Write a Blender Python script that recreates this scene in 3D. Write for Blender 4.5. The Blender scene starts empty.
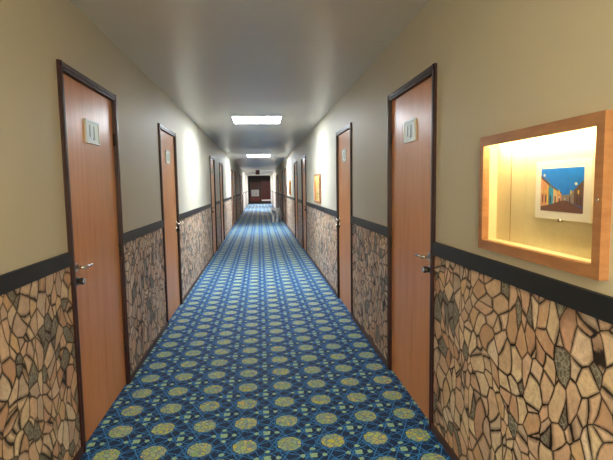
import bpy, bmesh, math, random
from mathutils import Vector, Matrix, noise
random.seed(7)
C = bpy.context.scene.collection
XL, XR, ZC = -1.051, 1.026, 2.577          # wall faces and ceiling height
RT, RB = 1.162, 1.086                      # chair rail top and bottom
YB, YE, YF = -3.0, 42.0, 47.5              # wall behind, end of the hall, end of the far lobby

# ------------------------------------------------------------------ node helper
class V:
    """A shader value with arithmetic."""
    def __init__(s, nt, sock): s.nt, s.k = nt, sock
    def _m(s, op, *a):
        n = s.nt.nodes.new('ShaderNodeMath'); n.operation = op
        for i, x in enumerate((s,) + a):
            if isinstance(x, V): s.nt.links.new(x.k, n.inputs[i])
            else: n.inputs[i].default_value = x
        return V(s.nt, n.outputs[0])
    def __add__(s, o): return s._m('ADD', o)
    def __sub__(s, o): return s._m('SUBTRACT', o)
    def __mul__(s, o): return s._m('MULTIPLY', o)
    def __truediv__(s, o): return s._m('DIVIDE', o)
    def abs(s): return s._m('ABSOLUTE')
    def frac(s): return s._m('FRACT')
    def max(s, o): return s._m('MAXIMUM', o)
    def min(s, o): return s._m('MINIMUM', o)
    def lt(s, o): return s._m('LESS_THAN', o)
    def gt(s, o): return s._m('GREATER_THAN', o)
    def step(s, a, b):                     # smooth ramp from 0 at a to 1 at b
        n = s.nt.nodes.new('ShaderNodeMapRange'); n.interpolation_type = 'SMOOTHSTEP'
        s.nt.links.new(s.k, n.inputs['Value'])
        n.inputs['From Min'].default_value = a; n.inputs['From Max'].default_value = b
        return V(s.nt, n.outputs['Result'])

class Mat:
    def __init__(s, name, base=(.8, .8, .8), rough=.6, metal=0.0, spec=.5):
        s.m = bpy.data.materials.new(name); s.m.use_nodes = True
        s.nt = s.m.node_tree; s.b = s.nt.nodes['Principled BSDF']
        s.set('Base Color', base + (1,) if len(base) == 3 else base)
        s.set('Roughness', rough); s.set('Metallic', metal); s.set('Specular IOR Level', spec)
    def set(s, k, v):
        if isinstance(v, V): s.nt.links.new(v.k, s.b.inputs[k])
        elif hasattr(v, 'is_output'): s.nt.links.new(v, s.b.inputs[k])
        else: s.b.inputs[k].default_value = v
    def coord(s, scale=(1, 1, 1), loc=(0, 0, 0)):
        t = s.nt.nodes.new('ShaderNodeTexCoord'); mp = s.nt.nodes.new('ShaderNodeMapping')
        mp.inputs['Scale'].default_value = scale; mp.inputs['Location'].default_value = loc
        s.nt.links.new(t.outputs['Object'], mp.inputs['Vector'])
        return mp.outputs['Vector']
    def xyz(s, vec):
        n = s.nt.nodes.new('ShaderNodeSeparateXYZ'); s.nt.links.new(vec, n.inputs[0])
        return [V(s.nt, o) for o in n.outputs]
    def noise(s, vec, scale=5, detail=3, rough=.5, color=False):
        n = s.nt.nodes.new('ShaderNodeTexNoise'); s.nt.links.new(vec, n.inputs['Vector'])
        n.inputs['Scale'].default_value = scale; n.inputs['Detail'].default_value = detail
        n.inputs['Roughness'].default_value = rough
        return n.outputs['Color'] if color else V(s.nt, n.outputs['Fac'])
    def voronoi(s, vec, scale=5, feature='F1', rnd=1.0):
        n = s.nt.nodes.new('ShaderNodeTexVoronoi'); n.feature = feature
        s.nt.links.new(vec, n.inputs['Vector']); n.inputs['Scale'].default_value = scale
        n.inputs['Randomness'].default_value = rnd
        return n
    def mix(s, f, a, b, mode='MIX'):
        n = s.nt.nodes.new('ShaderNodeMix'); n.data_type = 'RGBA'; n.blend_type = mode
        for k, v in ((0, f), (6, a), (7, b)):
            if isinstance(v, V): s.nt.links.new(v.k, n.inputs[k])
            elif hasattr(v, 'is_output'): s.nt.links.new(v, n.inputs[k])
            elif k == 0: n.inputs[0].default_value = v
            else: n.inputs[k].default_value = tuple(v) + (1,)
        return n.outputs[2]
    def ramp(s, f, stops, const=False):
        n = s.nt.nodes.new('ShaderNodeValToRGB'); s.nt.links.new(f.k if isinstance(f, V) else f, n.inputs[0])
        cr = n.color_ramp
        if const: cr.interpolation = 'CONSTANT'
        while len(cr.elements) < len(stops): cr.elements.new(.5)
        for e, (p, c) in zip(cr.elements, stops): e.position = p; e.color = tuple(c) + (1,)
        return n.outputs[0]
    def bump(s, h, strength=.3, dist=.01):
        n = s.nt.nodes.new('ShaderNodeBump'); n.inputs['Strength'].default_value = strength
        n.inputs['Distance'].default_value = dist
        s.nt.links.new(h.k if isinstance(h, V) else h, n.inputs['Height'])
        s.nt.links.new(n.outputs[0], s.b.inputs['Normal'])

def emit(name, col, strength):
    m = bpy.data.materials.new(name); m.use_nodes = True; nt = m.node_tree
    nt.nodes.remove(nt.nodes['Principled BSDF'])
    e = nt.nodes.new('ShaderNodeEmission'); e.inputs[0].default_value = col + (1,); e.inputs[1].default_value = strength
    nt.links.new(e.outputs[0], nt.nodes['Material Output'].inputs[0]); return m

# ------------------------------------------------------------------ materials
def wall_paint():
    m = Mat('wall_paint', (.52, .485, .36), .55, spec=.4)
    v = m.coord()
    n = m.noise(v, 1.3, 3)
    m.set('Base Color', m.mix(n, (.61, .575, .475), (.66, .625, .52)))
    m.bump(m.noise(v, 45, 3), .10, .004)
    return m.m
def ceiling_paint():
    m = Mat('ceiling_paint', (.50, .50, .46), .32, spec=.55)
    v = m.coord(); x, y, z = m.xyz(v)
    seam = (((y - 3.6) / 2.44).frac() - .5).abs().gt(.4985)
    m.set('Base Color', m.mix(seam, m.mix(m.noise(v, .8, 2), (.64, .61, .55), (.70, .67, .61)), (.55, .53, .48)))
    m.bump(m.noise(v, 30, 2), .05, .003)
    return m.m
def carpet():
    m = Mat('patterned_carpet', rough=.75, spec=.25)
    v = m.coord(); x, y, z = m.xyz(v)
    wob = m.noise(v, 60, 1)
    wx = (wob - .5) * .05
    cx = ((x - .137) / .2583 + .5 + wx).frac() - .5    # -.5..+.5 around a medallion
    cy = ((y - 2.640) / .2725 + .5 + wx).frac() - .5
    ax, ay = cx.abs(), cy.abs()
    octa = ax.max(ay).max((ax + ay) * .69)
    med = octa.lt(.262)
    # small square on the cell corner with four triangles round it
    dx, dy = ax * -1 + .5, ay * -1 + .5
    sq = dx.max(dy).lt(.078)
    def tri(a, b): return (a * 1.0 + (b - .235).abs() * 1.0).lt(.072) * (b.gt(.185))
    tr = tri(dx, dy).max(tri(dy, dx))
    patch = sq.max(tr)
    def lines(u, k, w, o=0.0): return ((u * k + o).frac() - .5).abs().lt(w)
    s1, s2 = cx + cy, cx - cy
    net = lines(s1, 2, .022).max(lines(s2, 2, .022)).max(lines(cx * 2 + cy, 1, .022, .25)).max(lines(cx * 2 - cy, 1, .022, .25))
    net = net.max(lines(cx + cy * 2, 1, .022, .25)).max(lines(cx - cy * 2, 1, .022, .25)).max((octa - .30).abs().lt(.007))
    n1 = m.voronoi(v, 34)
    ed = m.voronoi(v, 34, 'DISTANCE_TO_EDGE')
    bg = m.mix(m.noise(v, 90, 2).step(.35, .65), (.003, .010, .055), (.005, .046, .180))
    c = m.mix(net, bg, (.035, .26, .78))
    c = m.mix(patch, c, m.mix(m.noise(v, 70, 1).step(.4, .6), (.25, .52, .45), (.44, .66, .46)))
    sx = m.xyz(n1.outputs['Color'])[0]
    medc = m.ramp(sx, [(0, (.62, .64, .11)), (.3, (.28, .52, .24)), (.5, (.55, .68, .22)), (.7, (.25, .52, .48)), (1, (.74, .64, .11))])
    medc = m.mix(V(m.nt, ed.outputs['Distance']).lt(.085), medc, (.22, .30, .42))
    c = m.mix(med, c, medc)
    m.set('Base Color', c)
    m.set('Sheen Weight', .18); m.set('Sheen Roughness', .3); m.set('Sheen Tint', (.55, .8, 1, 1))
    m.bump(m.noise(v, 220, 2), .35, .004)
    return m.m
def stone_paper():
    m = Mat('stone_print_wallpaper', rough=.55, spec=.35)
    v = m.coord((1, 1, 1))
    w = m.noise(v, 2.6, 1, color=True)
    vm = m.nt.nodes.new('ShaderNodeVectorMath'); vm.operation = 'MULTIPLY_ADD'
    m.nt.links.new(w, vm.inputs[0]); vm.inputs[1].default_value = (0, .30, .30); m.nt.links.new(v, vm.inputs[2])
    mp = m.nt.nodes.new('ShaderNodeMapping'); m.nt.links.new(vm.outputs[0], mp.inputs['Vector'])
    mp.inputs['Scale'].default_value = (0.01, 1.0, .78); mp.inputs['Rotation'].default_value = (.35, 0, 0)
    P = mp.outputs['Vector']
    c1 = m.voronoi(P, 14, rnd=.95); e1 = m.voronoi(P, 14, 'DISTANCE_TO_EDGE', .95)
    rr, gg, bb = m.xyz(c1.outputs['Color'])
    d = V(m.nt, e1.outputs['Distance']) + (m.noise(v, 24, 4, .6) - .5) * .075 - m.noise(v, 5, 2).step(.45, .75) * .02
    stone = m.ramp(rr, [(0, (.86, .64, .38)), (.16, (.62, .36, .24)), (.30, (.95, .82, .60)), (.44, (.72, .43, .32)),
                        (.58, (.98, .84, .64)), (.72, (.60, .50, .45)), (.86, (.84, .58, .42)), (1, (.95, .86, .74))])
    n2 = m.noise(v, 22, 6, .7)
    stone = m.mix(n2.step(.30, .75) * .5, stone, (.36, .24, .17))
    stone = m.mix(m.noise(v, 11, 5, .7).step(.5, .75) * .6, stone, (.92, .78, .56))
    stone = m.mix(m.noise(v, 55, 4, .75).step(.45, .72) * .45, stone, (.42, .29, .22))
    stone = m.mix(m.noise(v, 6, 2).step(.52, .75) * .45, stone, (.55, .33, .25))
    # grey lichen-like stones with a vein net
    vein = V(m.nt, m.voronoi(v, 46, 'DISTANCE_TO_EDGE').outputs['Distance']).lt(.07)
    grey = m.mix(vein, m.mix(n2.step(.3, .7), (.10, .10, .085), (.26, .25, .21)), (.34, .33, .29))
    stone = m.mix(gg.gt(.84), stone, grey)
    # printed rim on every stone, then the black gap
    c = m.mix(d.step(.03, .12), m.mix(.6, stone, (.12, .06, .04)), stone)
    c = m.mix(d.step(.010, .035), (.022, .014, .012), c)
    m.set('Base Color', c)
    return m.m
def veneer():
    m = Mat('door_veneer', rough=.33, spec=.5)
    v = m.coord((1, 9, .55)); g = m.noise(v, 3.2, 6, .62)
    v2 = m.coord((1, 60, 1.6)); f = m.noise(v2, 3, 3, .6)
    sheet = m.noise(m.coord((1, 1.7, .18)), 2.4, 1)
    c = m.mix(g.step(.3, .72), (.84, .38, .14), (.70, .275, .09))
    c = m.mix(f.step(.45, .75) * .35, c, (.52, .20, .075))
    c = m.mix(sheet.step(.35, .65) * .35, c, (.86, .44, .20))
    m.set('Base Color', c); return m.m
def wood(name, a, b, rough=.4, sc=(1, 1, 1)):
    m = Mat(name, rough=rough); v = m.coord(sc)
    m.set('Base Color', m.mix(m.noise(v, 6, 5, .6).step(.3, .7), a, b)); return m.m
def metal(name, col, rough):
    m = Mat(name, col, rough, 1.0)
    m.set('Roughness', (m.noise(m.coord(), 30, 2) * .1) + rough); return m.m
def plain(name, col, rough=.5, amt=.12, sc=14):
    m = Mat(name, col, rough); a = tuple(c * (1 - amt) for c in col)
    m.set('Base Color', m.mix(m.noise(m.coord(), sc, 3), a, tuple(min(1, c * (1 + amt)) for c in col))); return m.m
def fur_mat():
    m = Mat('pale_shaggy_fur', rough=.95); v = m.coord(); n = m.noise(v, 22, 4, .7)
    m.set('Base Color', m.mix(n.step(.3, .7), (.46, .44, .41), (.78, .76, .72))); m.set('Sheen Weight', .3)
    m.bump(m.noise(v, 110, 4, .7), .9, .02); return m.m
def pane_glass():
    m = bpy.data.materials.new('pane_glass'); m.use_nodes = True; nt = m.node_tree
    nt.nodes.remove(nt.nodes['Principled BSDF'])
    t = nt.nodes.new('ShaderNodeBsdfTransparent'); t.inputs[0].default_value = (.97, .98, .97, 1)
    g = nt.nodes.new('ShaderNodeBsdfGlossy'); g.inputs['Roughness'].default_value = .03
    lw = nt.nodes.new('ShaderNodeLayerWeight'); lw.inputs['Blend'].default_value = .5
    fr = nt.nodes.new('ShaderNodeMath'); fr.operation = 'POWER'; nt.links.new(lw.outputs['Facing'], fr.inputs[0]); fr.inputs[1].default_value = 4.0
    ad = nt.nodes.new('ShaderNodeMath'); ad.operation = 'MULTIPLY_ADD'; nt.links.new(fr.outputs[0], ad.inputs[0]); ad.inputs[1].default_value = .5; ad.inputs[2].default_value = .02; fr = ad
    x = nt.nodes.new('ShaderNodeMixShader')
    nt.links.new(fr.outputs[0], x.inputs[0]); nt.links.new(t.outputs[0], x.inputs[1]); nt.links.new(g.outputs[0], x.inputs[2])
    nt.links.new(x.outputs[0], nt.nodes['Material Output'].inputs[0]); return m

M = dict(
    wall=wall_paint(), ceil=ceiling_paint(), carpet=carpet(), paper=stone_paper(), veneer=veneer(),
    mahog=wood('dark_mahogany', (.050, .012, .014), (.022, .007, .010), .42, (3, 3, .6)),
    rail=plain('charcoal_rail_paint', (.010, .013, .017), .5),
    base=wood('brown_skirting_wood', (.11, .045, .025), (.05, .02, .014), .4, (3, .6, 3)),
    oak=wood('oak_frame_wood', (.46, .23, .105), (.36, .165, .07), .42, (2, 1.2, 6)),
    fabric=plain('pale_woven_backing', (.74, .66, .42), .9, .08, 60),
    chrome=metal('chrome', (.78, .76, .72), .18), dark=plain('black_metal', (.015, .014, .014), .3),
    plate=metal('brushed_plate', (.50, .53, .50), .42), ink=plain('etched_grey', (.16, .19, .19), .5),
    white=plain('white_gloss_paint', (.82, .80, .76), .35, .04), black=plain('black_rubber', (.012, .012, .014), .6),
    lobby=wood('lobby_panelling', (.060, .024, .016), (.030, .014, .011), .5, (5, 1, .6)),
    redwood=wood('red_brown_wood', (.26, .04, .022), (.15, .022, .014), .4, (5, 1, .6)),
    brown=wood('cabinet_brown_wood', (.22, .10, .06), (.14, .06, .04), .5, (5, 1, .6)),
    darkfloor=plain('dark_lobby_floor', (.015, .017, .022), .5),
    sign=plain('maroon_sign', (.10, .012, .02), .4), mat_board=plain('mat_board', (.90, .88, .84), .8, .03),
    glass=pane_glass(), enamel=plain('white_enamel', (.88, .89, .88), .3, .03),
    fur=fur_mat(), eye=plain('dark_eye', (.01, .008, .008), .15),
    panel=emit('panel_diffuser', (.86, .94, 1.0), 47.0), warm_fill=emit('added_warm_glow', (1.0, .81, .48), 52.0),
    back_fill=emit('added_back_glow', (1.0, .83, .54), 14.0),
    tube=emit('warm_case_tube', (1.0, .78, .42), 130.0), hall=emit('added_end_glow', (1.0, .95, .93), 70.0),
    lobby_fill=emit('added_lobby_glow', (1.0, .85, .75), 45.0),
)
# ------------------------------------------------------------------ mesh helpers
def box(bm, a, b, mi=0):
    x0, x1 = sorted((a[0], b[0])); y0, y1 = sorted((a[1], b[1])); z0, z1 = sorted((a[2], b[2]))
    v = [bm.verts.new(p) for p in ((x0,y0,z0),(x1,y0,z0),(x1,y1,z0),(x0,y1,z0),(x0,y0,z1),(x1,y0,z1),(x1,y1,z1),(x0,y1,z1))]
    for f in ((3,2,1,0),(4,5,6,7),(0,1,5,4),(1,2,6,5),(2,3,7,6),(3,0,4,7)):
        bm.faces.new([v[i] for i in f]).material_index = mi
    return v
def cyl(bm, p0, p1, r0, r1=None, n=20):
    p0, p1 = Vector(p0), Vector(p1); r1 = r0 if r1 is None else r1
    q = (p1 - p0).to_track_quat('Z', 'Y').to_matrix()
    rings = []
    for p, r in ((p0, r0), (p1, r1)):
        rings.append([bm.verts.new(p + q @ Vector((r * math.cos(2*math.pi*i/n), r * math.sin(2*math.pi*i/n), 0))) for i in range(n)])
    for i in range(n): bm.faces.new((rings[0][i], rings[0][(i+1) % n], rings[1][(i+1) % n], rings[1][i])).smooth = True
    bm.faces.new(rings[0][::-1]); bm.faces.new(rings[1])
def obj(name, bm, mats, parent=None, bevel=0, loc=None):
    me = bpy.data.meshes.new(name)
    if bevel:
        es = [e for e in bm.edges if len(e.link_faces) == 2 and e.calc_face_angle(0) > .9]
        bmesh.ops.bevel(bm, geom=es, offset=bevel, segments=2, affect='EDGES', clamp_overlap=True)
    bm.normal_update(); bm.to_mesh(me); bm.free()
    for m in (mats if isinstance(mats, (list, tuple)) else [mats]): me.materials.append(m)
    o = bpy.data.objects.new(name, me); C.objects.link(o)
    if parent: o.parent = parent
    if loc: o.location = loc
    return o
def tag(o, label=None, cat=None, group=None, kind=None):
    for k, v in (('label', label), ('category', cat), ('group', group), ('kind', kind)):
        if v: o[k] = v
    return o
def empty(name, loc=(0, 0, 0), rz=0):
    o = bpy.data.objects.new(name, None); o.empty_display_size = .1; C.objects.link(o)
    o.location = loc; o.rotation_euler = (0, 0, rz); return o
def B(): return bmesh.new()
def copy_tree(o, parent=None):
    c = o.copy(); C.objects.link(c); c.parent = parent
    for ch in list(o.children): copy_tree(ch, c)
    return c

# ------------------------------------------------------------------ layout
PAIRS = [(2.68, 5.185), (10.36, 12.75), (18.0, 20.4), (25.6, 28.0)]
DW, DH = 1.0, 2.188                                   # outer size of a door with its casing
CASES = [(1.290, .782), (7.86, .78), (15.38, .78), (22.75, .78)]
CZ0, CZ1 = 1.207, 1.705
ORD = ['nearest', 'second', 'third', 'fourth', 'fifth', 'sixth', 'seventh', 'eighth']

def wall(name, x, out, openings, y0, y1, mat):
    """Solid wall, face at x, thickness running to x+out, with openings (y0, y1, z0, z1)."""
    bm = B(); y = y0
    for a, b, c, d in sorted(openings):
        if a > y: box(bm, (x, y, 0), (x + out, a, ZC))
        if c > 0: box(bm, (x, a, 0), (x + out, b, c))
        if d < ZC: box(bm, (x, a, d), (x + out, b, ZC))
        y = b
    box(bm, (x, y, 0), (x + out, y1, ZC))
    return obj(name, bm, mat)
door_y = [y for p in PAIRS for y in p]
dop = [(y + .012, y + DW - .012, 0, DH - .012) for y in door_y]
cop = [(y + .004, y + w - .004, CZ0 + .02, CZ1 - .004) for y, w in CASES]
wl = tag(wall('wall_left', XL, -.25, dop, YB, YE, M['wall']), 'long beige painted wall with stone print lower part, left of the carpet', 'wall', kind='structure')
wr = tag(wall('wall_right', XR, .25, dop + cop, YB, YE, M['wall']), 'long beige painted wall holding the lit display cases, right of the carpet', 'wall', kind='structure')
# stone print wallpaper below the rail, one sheet between every two doors
for w, x, s in ((wl, XL, 1), (wr, XR, -1)):
    bm = B(); y = YB
    for a in door_y + [YE]:
        if a - y > .02: box(bm, (x, y, .001), (x + s * .004, a, RB + .01))
        y = a + DW
    obj('stone_wallpaper', bm, M['paper'], w)['label'] = 'stone wall print below the chair rail'
n = 0
for side, x, s in (('left', XL, 1), ('right', XR, -1)):
    y = YB; k = 0
    for i, a in enumerate(door_y + [YE]):
        n += 1; bm = B()
        box(bm, (x, y + .001, RB), (x + s * .017, a - .001, RT))
        o = obj('trim_%d' % n, bm, M['rail'], bevel=.003)
        where = 'running past the camera up to the nearest door' if i == 0 else ('beyond the last door' if i == len(door_y) else 'between the %s and %s door' % (ORD[i-1], ORD[i]))
        tag(o, 'charcoal chair rail on the %s wall, %s' % (side, where), 'chair rail', 'charcoal chair rail lengths', 'structure')
        y = a + DW
    bm = B(); y = YB
    for a in door_y + [YE]:
        box(bm, (x + s * .004, y + .001, 0), (x + s * .016, a - .001, .045)); y = a + DW
    tag(obj('baseboard_' + side, bm, M['base'], bevel=.002), 'low brown wooden skirting along the %s wall' % side, 'baseboard', kind='structure')

bm = B(); box(bm, (XL - .25, YB - .2, -.1), (XR + .25, YE, 0))
tag(obj('floor', bm, M['carpet']), 'blue hallway carpet with rows of yellow-green medallions', 'carpet', kind='structure')
bm = B(); box(bm, (XL - .25, YB - .2, ZC), (XR + .25, YE, ZC + .1))
tag(obj('ceiling', bm, M['ceil']), 'smooth pale grey glossy hallway ceiling', 'ceiling', kind='structure')
bm = B(); box(bm, (XL, YB - .2, 0), (XR, YB, .8)); box(bm, (XL, YB - .2, 2.35), (XR, YB, ZC))
box(bm, (XL, YB - .2, .8), (-.8, YB, 2.35)); box(bm, (.8, YB - .2, .8), (XR, YB, 2.35))
wt = empty('added_window_1', (0, YB - .1, 1.575))  # added window, out of view; its pane glows to light the near end
bw = B()
for a, b, c, d in ((-.8, -.74, -.775, .775), (.74, .8, -.775, .775), (-.74, .74, -.775, -.715), (-.74, .74, .715, .775), (-.025, .025, -.715, .715)): box(bw, (a, -.04, c), (b, .04, d))
obj('added_window_frame', bw, M['white'], wt, .004)
bw = B(); box(bw, (-.74, -.02, -.715), (.74, -.012, .715)); obj('added_glow_pane', bw, M['back_fill'], wt)
tag(wt, 'added glowing window behind the camera, lighting the near end of the hall', 'window', kind='structure')
tag(obj('wall_back', bm, M['wall']), 'beige wall closing the hall behind the camera', 'wall', kind='structure')

# ------------------------------------------------------------------ doors
# local frame: +x into the corridor, y along the wall, h = side of the handle
def make_door(h):
    t = empty('door')
    hw = DW / 2
    bm = B()
    for s in (-1, 1):
        box(bm, (-.10, s * hw, 0), (.015, s * (hw - .045), DH))
        box(bm, (.015, s * (hw - .012), 0), (.020, s * (hw - .030), DH))
    box(bm, (-.10, -hw + .045, DH - .045), (.015, hw - .045, DH))
    box(bm, (.015, -hw + .012, DH - .012), (.020, hw - .012, DH - .030))
    for s in (-1, 1): box(bm, (-.10, s * (hw - .045), 0), (-.052, s * (hw - .060), DH - .045))
    obj('door_frame', bm, M['mahog'], t, .003)['label'] = 'dark mahogany door frame'
    bm = B(); box(bm, (-.050, -hw + .048, .006), (-.008, hw - .048, DH - .049))
    obj('door_leaf', bm, M['veneer'], t, .002)
    # number plate
    bm = B(); box(bm, (-.0085, -.118, 1.79), (-.001, .118, 1.935))
    pl = obj('number_plate', bm, M['plate'], t, .003); pl['label'] = 'brushed metal number plate'
    bm = B()
    for a, b, c, d in ((-.118, .118, 1.922, 1.935), (-.118, .118, 1.79, 1.798), (-.118, -.108, 1.79, 1.935), (.108, .118, 1.79, 1.935)):
        box(bm, (-.0015, a, c), (.003, b, d))
    obj('plate_rim', bm, M['plate'], pl, .0012)
    bm = B()
    for yy in (-.045, .03):
        box(bm, (-.0015, yy - .008, 1.83), (.0008, yy + .008, 1.905))
        if yy > 0: box(bm, (-.0015, yy - .022, 1.818), (.0008, yy + .012, 1.829))
    obj('etched_mark', bm, M['ink'], pl)
    # lever handle
    hy = h * (hw - .105); z = 1.058
    bm = B(); cyl(bm, (-.0085, hy, z), (.001, hy, z), .027); ro = obj('handle_rose', bm, M['chrome'], t)
    bm = B()
    cyl(bm, (.001, hy, z), (.052, hy, z), .010)
    cyl(bm, (.046, hy + h * .008, z), (.050, hy - h * .075, z), .0105, .009)
    cyl(bm, (.050, hy - h * .072, z), (.044, hy - h * .125, z - .003), .009, .007)
    obj('lever', bm, M['chrome'], ro)
    bm = B(); z = .978
    cyl(bm, (-.0085, hy, z), (.0, hy, z), .026); lk = obj('lock', bm, M['chrome'], t)
    bm = B(); cyl(bm, (.0, hy, z), (.036, hy, z), .018, .021); obj('thumb_turn', bm, M['dark'], lk)
    bm = B(); cyl(bm, (.036, hy, z), (.041, hy, z), .021, .016); obj('turn_cap', bm, M['chrome'], lk)
    for z in (.30, 1.05, 1.86):
        bm = B(); cyl(bm, (.0, -h * (hw - .046), z - .045), (.0, -h * (hw - .046), z + .045), .009, n=12)
        obj('hinge', bm, M['dark'], t)
    return t
protoA, protoB = make_door(-1), make_door(1)
used = {'A': False, 'B': False}; dn = 0
for side, x, rz in (('left', XL, 0), ('right', XR, math.pi)):
    for i, y in enumerate(door_y):
        near = i % 2 == 0                               # handle on the side nearest the camera
        key = 'A' if (near == (side == 'left')) else 'B'
        p = protoA if key == 'A' else protoB
        o = copy_tree(p) if used[key] else p
        used[key] = True; dn += 1
        o.name = 'door_%d' % dn
        o.location = (x, y + DW / 2, 0); o.rotation_euler = (0, 0, rz)
        what = 'nearest door on the %s wall, its lever on the near edge' % side if i == 0 else '%s door along the %s wall, counted from the camera' % (ORD[i], side)
        tag(o, 'reddish wood veneer door in a dark frame, ' + what, 'door', 'guest room doors', 'structure')

# ------------------------------------------------------------------ display cases in the right wall
def make_case(w):
    """local: x=0 wall face, -x into the corridor, +x into the wall; y from 0 to w."""
    t = empty('display_case'); f = .031; sw = .036; rt = .040
    bm = B(); o0, o1 = CZ0, CZ1
    box(bm, (-f, 0, o0), (0, sw, o1)); box(bm, (-f, w - sw, o0), (0, w, o1))
    box(bm, (-f, sw, o0), (0, w - sw, o0 + rt)); box(bm, (-f, sw, o1 - rt), (-.012, w - sw, o1)); box(bm, (-.012, sw, o1 - .006), (0, w - sw, o1))
    obj('oak_frame', bm, M['oak'], t, .002)['label'] = 'light oak frame'
    bm = B(); d = .050; e = .0045
    box(bm, (.0005, e, o0 + .0215), (d, w - e, o0 + .040)); box(bm, (.0005, e, o1 - .012), (d, w - e, o1 - .0045))
    box(bm, (.0005, e, o0 + .040), (d, e + .006, o1 - .012)); box(bm, (.0005, w - e, o0 + .040), (d, w - e - .006, o1 - .012))
    obj('lining', bm, M['fabric'], t)
    bm = B(); box(bm, (d, e, o0 + .0215), (d + .012, w - e, o1 - .0045)); obj('back_panel', bm, M['fabric'], t)
    bm = B(); box(bm, (d - .0012, w * .83, o0 + .041), (d, w * .83 + .003, o1 - .013))
    obj('panel_seam', bm, M['oak'], t)
    bm = B(); box(bm, (-.018, sw - .004, o0 + rt - .004), (-.014, w - sw + .004, o1 - rt + .004)); obj('glass_pane', bm, M['glass'], t)
    bm = B(); cyl(bm, (.006, .05, o1 - .024), (.006, w - .05, o1 - .024), .006, n=12); obj('lamp_tube', bm, M['tube'], t)
    bm = B(); cyl(bm, (-f, sw * .45, (o0 + o1) / 2 - .01), (-f - .004, sw * .45, (o0 + o1) / 2 - .01), .006, n=14); obj('case_lock', bm, M['chrome'], t)
    return t
clab = ['large lit oak display case with a street photograph, nearest the camera on the right wall',
        'lit oak display case seen edge on, between second and third doors on the right',
        'small lit oak display case between the fourth and fifth doors of the right wall',
        'tiny lit oak display case farthest down the right wall']
for i, (y, w) in enumerate(CASES):
    if i < 2: c = make_case(w); last = c
    else: c = copy_tree(last)
    c.location = (XR, y, 0)
    tag(c, clab[i], 'display case', 'lit display cases on the right wall')

# framed photograph hanging inside the near case: a street at dusk, built as flat coloured shapes
def picture(y0, y1, z0, z1, xb, label, group):
    t = empty('framed_photograph', (xb, (y0 + y1) / 2, (z0 + z1) / 2)); W2, H2 = (y1 - y0) / 2, (z1 - z0) / 2
    bm = B(); box(bm, (-.010, -W2, -H2), (-.0005, W2, H2)); obj('mat_board', bm, M['mat_board'], t, .0015)
    bm = B(); iw, ih = W2 * .77, H2 * .73; cy, cz = 0.0, .0
    def quad(pts, mi, lay):
        # picture coordinates 0..1, u from the left as seen (far end), v from the bottom
        vs = [bm.verts.new((-.0104 - lay * .00015, cy + iw * (1 - 2 * u), cz + ih * (2 * v - 1))) for u, v in pts]
        f = bm.faces.new(vs); f.material_index = mi
        f.normal_update()
        if f.normal.x > 0: f.normal_flip()
    R = lambda u0, v0, u1, v1, mi, lay: quad([(u0, v0), (u1, v0), (u1, v1), (u0, v1)], mi, lay)
    R(0, 0, 1, 1, 0, 0)                                         # dusk sky
    quad([(0, 0), (1, 0), (1, .10), (.62, .27), (.45, .27), (0, .12)], 1, 1)   # street
    quad([(0, .10), (.22, .15), (.22, .60), (0, .78)], 2, 2)    # salmon house
    quad([(.20, .15), (.32, .18), (.32, .56), (.20, .62)], 3, 2) # blue house
    quad([(.17, .15), (.20, .15), (.20, .60), (.17, .62)], 4, 3)
    quad([(.32, .18), (.42, .22), (.42, .50), (.32, .56)], 5, 2)
    quad([(.42, .22), (.52, .26), (.52, .42), (.42, .50)], 2, 2)
    quad([(.52, .26), (.66, .26), (.66, .40), (.52, .38)], 6, 2)
    quad([(.66, .26), (.80, .20), (.80, .50), (.66, .38)], 6, 3)
    quad([(.80, .20), (1, .12), (1, .72), (.80, .50)], 7, 3)
    quad([(0, .78), (.22, .60), (.52, .42), (.52, .44), (.22, .65), (0, .84)], 7, 3) # eaves
    for u in (.04, .12, .24, .36, .46, .70, .86, .93): R(u, .2, u + .028, .34 + .1 * abs(u - .55), 8, 4)
    for u in (.02, .10, .34, .45, .72, .88): R(u, .42, u + .03, .50, 4, 4)
    for u, v, r in ((.09, .85, .035), (.84, .64, .035), (.47, .33, .02), (.60, .30, .015)):
        quad([(u + r * .9 * math.cos(a * .785), v + r * math.sin(a * .785)) for a in range(8)], 9, 5)
    quad([(.09, .84), (.105, .84), (.30, .55), (.28, .55)], 6, 4)
    cols = [((.005, .20, .95), 'dusk_blue'), ((.16, .075, .07), 'street_brown'), ((.75, .36, .20), 'salmon'), ((.05, .40, .80), 'house_blue'),
            ((.95, .70, .15), 'print_yellow'), ((.85, .58, .34), 'sand'), ((.32, .27, .26), 'grey_house'), ((.13, .07, .07), 'dark_house'),
            ((.06, .03, .04), 'doorway'), ((.95, .92, .85), 'printed_lamp')]
    ms = [plain(n_, c_, .35, .25, 60) for c_, n_ in cols] if 'pic' not in M else M['pic']
    M['pic'] = ms
    obj('photo_print', bm, ms, t)['label'] = 'photo print of a street at dusk under a blue sky'
    bm = B(); cyl(bm, (-.016, 0, -H2 - .002), (-.001, 0, -H2 - .002), .006, n=12); obj('clip', bm, M['chrome'], t)
    tag(t, label, 'picture', group)
xb = XR + .050
picture(1.432, 1.742, 1.366, 1.579, xb, 'white matted photograph of a dusk street inside the nearest display case', 'photographs in the display cases')
picture(8.02, 8.33, 1.366, 1.579, xb, 'white matted photograph in the display case seen edge on between doors', 'photographs in the display cases')
picture(15.54, 15.85, 1.366, 1.579, xb, 'white matted photograph in the small case past the fourth right door', 'photographs in the display cases')

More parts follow.
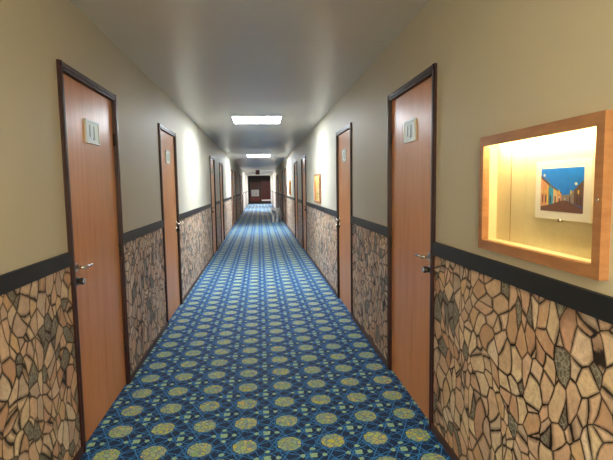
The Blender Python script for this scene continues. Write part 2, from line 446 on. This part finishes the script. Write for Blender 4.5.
# ------------------------------------------------------------------ ceiling lights
def ceiling_light(x0, x1, y0, y1, m, label, drop=.012):
    t = empty('ceiling_light', ((x0 + x1) / 2, (y0 + y1) / 2, ZC)); a, b = (x1 - x0) / 2, (y1 - y0) / 2; r = .018
    bm = B()
    box(bm, (-a - r, -b - r, -drop), (-a, b + r, -.0005)); box(bm, (a, -b - r, -drop), (a + r, b + r, -.0005))
    box(bm, (-a, -b - r, -drop), (a, -b, -.0005)); box(bm, (-a, b, -drop), (a, b + r, -.0005))
    obj('frame', bm, M['white'], t)
    bm = B(); box(bm, (-a, -b, -drop + .003), (a, b, -.0006)); obj('diffuser', bm, m, t)
    tag(t, label, 'ceiling light', 'flat ceiling light panels')
ceiling_light(-.385, .360, 7.36, 8.14, M['panel'], 'large glowing square ceiling panel nearest in view')
ceiling_light(-.385, .385, 16.0, 17.2, M['panel'], 'second glowing ceiling panel, further down the hall')
ceiling_light(-.385, .385, -1.55, -.75, M['warm_fill'], 'added warm ceiling panel behind the camera, lighting the near end of the hall')  # unseen panel, added as warm fill for the near walls and floor
ceiling_light(-.5, .5, 31.4, 32.2, M['hall'], 'added ceiling panel lighting the first white portal, hidden by its header')  # added behind the header to brighten the first portal
ceiling_light(-.3, .3, 43.2, 43.8, M['lobby_fill'], 'added ceiling panel brightening the far lobby, out of view')  # added lamp, brightens the white box and the lobby door
ceiling_light(-.5, .5, 39.0, 39.8, M['hall'], 'added ceiling panel lighting the second white portal, hidden by its header')  # likewise added, brightens the second portal from behind its header

# ------------------------------------------------------------------ white portals near the end, sign, far lobby
k = n
for a, b, lab in ((31.0, 33.6, 'first white painted portal framing the end of the hall'), (38.4, 41.9, 'second white painted portal, just before the dark lobby')):
    k += 1; bm = B()
    box(bm, (XL + .0045, a, .046), (XL + .012, b, ZC - .03)); box(bm, (XR - .0045, a, .046), (XR - .012, b, ZC - .03))
    for s, x in ((1, XL), (-1, XR)):
        for yy in (a, b - .08): box(bm, (x + s * .0175, yy, .046), (x + s * .05, yy + .08, ZC - .03))
    box(bm, (XL + .0045, a, ZC - (.09 if a < 35 else .17)), (XR - .0045, a + .06, ZC - .013))
    tag(obj('trim_%d' % k, bm, M['white']), lab, 'portal', 'white portals at the end of the hall', 'structure')
t = empty('exit_sign', (-.09, 29.9, ZC))
bm = B(); box(bm, (-.13, -.02, -.30), (.13, .02, -.03)); obj('sign_box', bm, M['sign'], t, .004)
bm = B(); box(bm, (-.03, -.01, -.03), (.03, .01, -.001)); obj('bracket', bm, M['black'], t)
tag(t, 'small dark maroon sign box hanging from the ceiling at the hall end', 'sign')

LX0, LX1 = -2.2, 2.2
def slab(name, a, b, m, label, cat):
    bm = B(); box(bm, a, b); tag(obj(name, bm, m), label, cat, kind='structure')
slab('floor_lobby', (LX0, YE, -.1), (LX1, YF, 0), M['darkfloor'], 'dark lobby floor beyond the end of the carpet', 'floor')
slab('ceiling_lobby', (LX0, YE, ZC), (LX1, YF, ZC + .1), M['lobby'], 'dark ceiling of the far lobby', 'ceiling')
slab('wall_far', (LX0, YF, 0), (LX1, YF + .2, ZC), M['lobby'], 'dark panelled wall at the very end of the hall', 'wall')
slab('wall_lobby_left', (LX0 - .2, YE, 0), (LX0, YF, ZC), M['lobby'], 'dark panelled side wall of the lobby, left', 'wall')
slab('wall_lobby_right', (LX1, YE, 0), (LX1 + .2, YF, ZC), M['lobby'], 'dark panelled side wall of the lobby, right', 'wall')
slab('wall_lobby_front_left', (LX0, YE, 0), (XL - .25, YE + .1, ZC), M['lobby'], 'short wall closing the lobby beside the hall, left', 'wall')
slab('wall_lobby_front_right', (XR + .25, YE, 0), (LX1, YE + .1, ZC), M['lobby'], 'short wall closing the lobby beside the hall, right', 'wall')
# red-brown door in the far wall
t = empty('door_17', (.62, YF, 0))
bm = B()
for a, b, c, d in ((-.50, -.43, 0, 2.12), (.43, .50, 0, 2.12), (-.43, .43, 2.05, 2.12)): box(bm, (a, -.03, c), (b, -.001, d))
obj('door_frame', bm, M['brown'], t, .003)
bm = B(); box(bm, (-.425, -.045, .006), (.425, -.002, 2.045)); lf = obj('door_leaf', bm, M['redwood'], t, .002)
bm = B()
for a, b, c, d in ((-.33, -.04, .2, .95), (.04, .33, .2, .95), (-.33, -.04, 1.1, 1.9), (.04, .33, 1.1, 1.9)): box(bm, (a, -.055, c), (b, -.045, d))
obj('door_panel', bm, M['redwood'], lf, .004)
bm = B(); cyl(bm, (-.36, -.045, 1.0), (-.36, -.10, 1.0), .02); obj('door_knob', bm, M['chrome'], t)
tag(t, 'red-brown panelled door in the far lobby wall', 'door', kind='structure')
# tall brown cabinet with the white box
t = empty('wooden_cabinet', (-.42, YF - .26, 0))
bm = B(); box(bm, (-.50, -.24, .06), (.50, .24, .56)); obj('body', bm, M['lobby'], t, .004)
bm = B(); box(bm, (-.48, -.22, 0), (.48, .22, .06)); obj('plinth', bm, M['black'], t)
for s in (-1, 1):
    bm = B(); box(bm, (s * .01, -.262, .08), (s * .49, -.241, .54)); d = obj('door', bm, M['redwood'], t, .003)
    bm = B(); cyl(bm, (s * .05, -.262, .34), (s * .05, -.285, .34), .012, n=12); obj('knob', bm, M['chrome'], d)
bm = B(); box(bm, (-.50, .19, .56), (.50, .24, 2.0)); obj('back_board', bm, M['brown'], t, .003)
bm = B(); box(bm, (.46, -.05, .56), (.50, .19, 2.0)); obj('side_post', bm, M['brown'], t, .003)
tag(t, 'dark wooden cabinet with tall brown back board in the far lobby', 'cabinet')
t = empty('microwave_oven', (-.44, YF - .30, .561))
bm = B(); box(bm, (-.37, -.18, .02), (.37, .18, .67)); obj('casing', bm, M['enamel'], t, .012)
bm = B(); box(bm, (-.34, -.195, .05), (.16, -.181, .64)); d = obj('front_panel', bm, M['white'], t, .006)
bm = B(); cyl(bm, (.13, -.21, .12), (.13, -.21, .56), .010, n=12); cyl(bm, (.13, -.19, .14), (.13, -.21, .14), .006, n=8); cyl(bm, (.13, -.19, .54), (.13, -.21, .54), .006, n=8)
obj('handle', bm, M['chrome'], d)
for sx in (-1, 1):
    for sy in (-1, 1):
        bm = B(); cyl(bm, (sx * .32, sy * .14, 0), (sx * .32, sy * .14, .021), .02, n=12); obj('foot', bm, M['black'], t)
t.name = 'appliance'
tag(t, 'white boxy appliance standing on the dark cabinet in the far lobby', 'appliance')
t = empty('low_bench', (.62, 45.2, 0))
bm = B(); box(bm, (-.42, -.18, .16), (.42, .18, .30)); obj('seat', bm, M['enamel'], t, .015)
for sx in (-1, 1):
    for sy in (-1, 1):
        bm = B(); cyl(bm, (sx * .36, sy * .13, 0), (sx * .36, sy * .13, .162), .018, .024, n=12); obj('leg', bm, M['black'], t)
tag(t, 'low pale padded bench in front of the red-brown lobby door', 'bench')

# ------------------------------------------------------------------ the dog
def skin_mesh(name, verts, edges, radii, mat, parent=None, sub=2, root=0, shag=0.0):
    me = bpy.data.meshes.new(name); me.from_pydata(verts, edges, [])
    o = bpy.data.objects.new(name, me); C.objects.link(o)
    bpy.context.view_layer.objects.active = o
    sk = o.modifiers.new('skin', 'SKIN'); sk.use_smooth_shade = True
    for i, r in enumerate(radii):
        d = me.skin_vertices[0].data[i]; d.radius = r if isinstance(r, tuple) else (r, r); d.use_root = (i == root)
    su = o.modifiers.new('sub', 'SUBSURF'); su.levels = sub; su.render_levels = sub
    dg = bpy.context.evaluated_depsgraph_get(); dg.update()
    new = bpy.data.meshes.new_from_object(o.evaluated_get(dg))
    o.modifiers.clear(); o.data = new; new.materials.clear(); new.materials.append(mat)
    bm = B(); bm.from_mesh(new); bm.normal_update()
    if shag:
        for v in bm.verts:
            k_ = min(1, max(.25, (v.co.z - .05) / .15))
            v.co += v.normal * shag * k_ * (noise.noise(v.co * 26) + .6 * noise.noise(v.co * 60))
            v.co.z = max(v.co.z, .001)
    bm.to_mesh(new); bm.free()
    for p in new.polygons: p.use_smooth = True
    if parent: o.parent = parent
    return o
# local: faces -y, origin on the floor between the four paws
dv = [(0, .30, .46), (0, .10, .445), (0, -.14, .44), (0, -.27, .47), (0, -.34, .535), (0, -.41, .565), (0, -.485, .535), (0, -.545, .520),
      # front legs
      (.085, -.22, .36), (.085, -.215, .22), (.085, -.225, .07), (.085, -.245, .022), (.085, -.275, .018),
      (-.085, -.22, .36), (-.085, -.215, .22), (-.085, -.225, .07), (-.085, -.245, .022), (-.085, -.275, .018),
      # hind legs: knee forward, hock back
      (.09, .29, .37), (.10, .23, .26), (.10, .34, .15), (.10, .325, .055), (.10, .295, .020),
      (-.09, .29, .37), (-.10, .23, .26), (-.10, .34, .15), (-.10, .325, .055), (-.10, .295, .020),
      # ears, tail
      (.085, -.39, .60), (.115, -.40, .545), (.12, -.405, .49), (-.085, -.39, .60), (-.115, -.40, .545), (-.12, -.405, .49),
      (0, .38, .50), (0, .45, .56), (0, .47, .63)]
de = [(0,1),(1,2),(2,3),(3,4),(4,5),(5,6),(6,7),(2,8),(8,9),(9,10),(10,11),(11,12),(2,13),(13,14),(14,15),(15,16),(16,17),
      (0,18),(18,19),(19,20),(20,21),(21,22),(0,23),(23,24),(24,25),(25,26),(26,27),(5,28),(28,29),(29,30),(5,31),(31,32),(32,33),(0,34),(34,35),(35,36)]
dr = [(.15,.14),(.155,.14),(.17,.17),(.14,.15),(.105,.11),(.115,.10),(.06,.055),(.038,.034),
      .066,.048,.040,.038,.03,.066,.048,.040,.038,.03,
      .075,.056,.034,.030,.030,.075,.056,.034,.030,.030, .028,.030,.022,.028,.030,.022, .03,.034,.024]
dog = empty('dog', (.70, 20.25, 0), math.radians(-17))
skin_mesh('body', dv, de, dr, M['fur'], dog, shag=.018, root=0)
for s in (-1, 1):
    bm = B(); bmesh.ops.create_uvsphere(bm, u_segments=14, v_segments=10, radius=.014)
    obj('eye', bm, M['eye'], dog, loc=(s * .043, -.478, .578))
bm = B(); bmesh.ops.create_uvsphere(bm, u_segments=14, v_segments=10, radius=.021)
for v in bm.verts: v.co.z *= .75
obj('nose', bm, M['eye'], dog, loc=(0, -.585, .530))
tag(dog, 'shaggy pale grey dog standing on the carpet by the right wall', 'dog')

# ------------------------------------------------------------------ camera, world, view
R_ = Vector((0.994989, -0.098766, -0.015554)); U_ = Vector((0.024527, 0.090290, 0.995613)); F_ = Vector((0.096929, 0.991006, -0.092260))
cam = bpy.data.cameras.new('camera'); co = bpy.data.objects.new('camera', cam); C.objects.link(co)
cam.sensor_width = 36; cam.lens = 472.33 / 613 * 36; cam.clip_start = .02; cam.clip_end = 200
mw = Matrix((R_, U_, -F_)).transposed().to_4x4(); mw.translation = Vector((0, 0, 1.5)); co.matrix_world = mw
sc = bpy.context.scene; sc.camera = co
w = bpy.data.worlds.new('world'); w.use_nodes = True; sc.world = w
w.node_tree.nodes['Background'].inputs[0].default_value = (.5, .55, .6, 1); w.node_tree.nodes['Background'].inputs[1].default_value = .2
sc.view_settings.view_transform = 'Standard'; sc.view_settings.look = 'None'
sc.view_settings.exposure = 0.16; sc.view_settings.gamma = 1.0; sc.view_settings.use_curve_mapping = False
sc.cycles.max_bounces = 14; sc.cycles.diffuse_bounces = 8; sc.cycles.glossy_bounces = 5
sc.cycles.use_denoising = True; sc.cycles.sample_clamp_indirect = 8
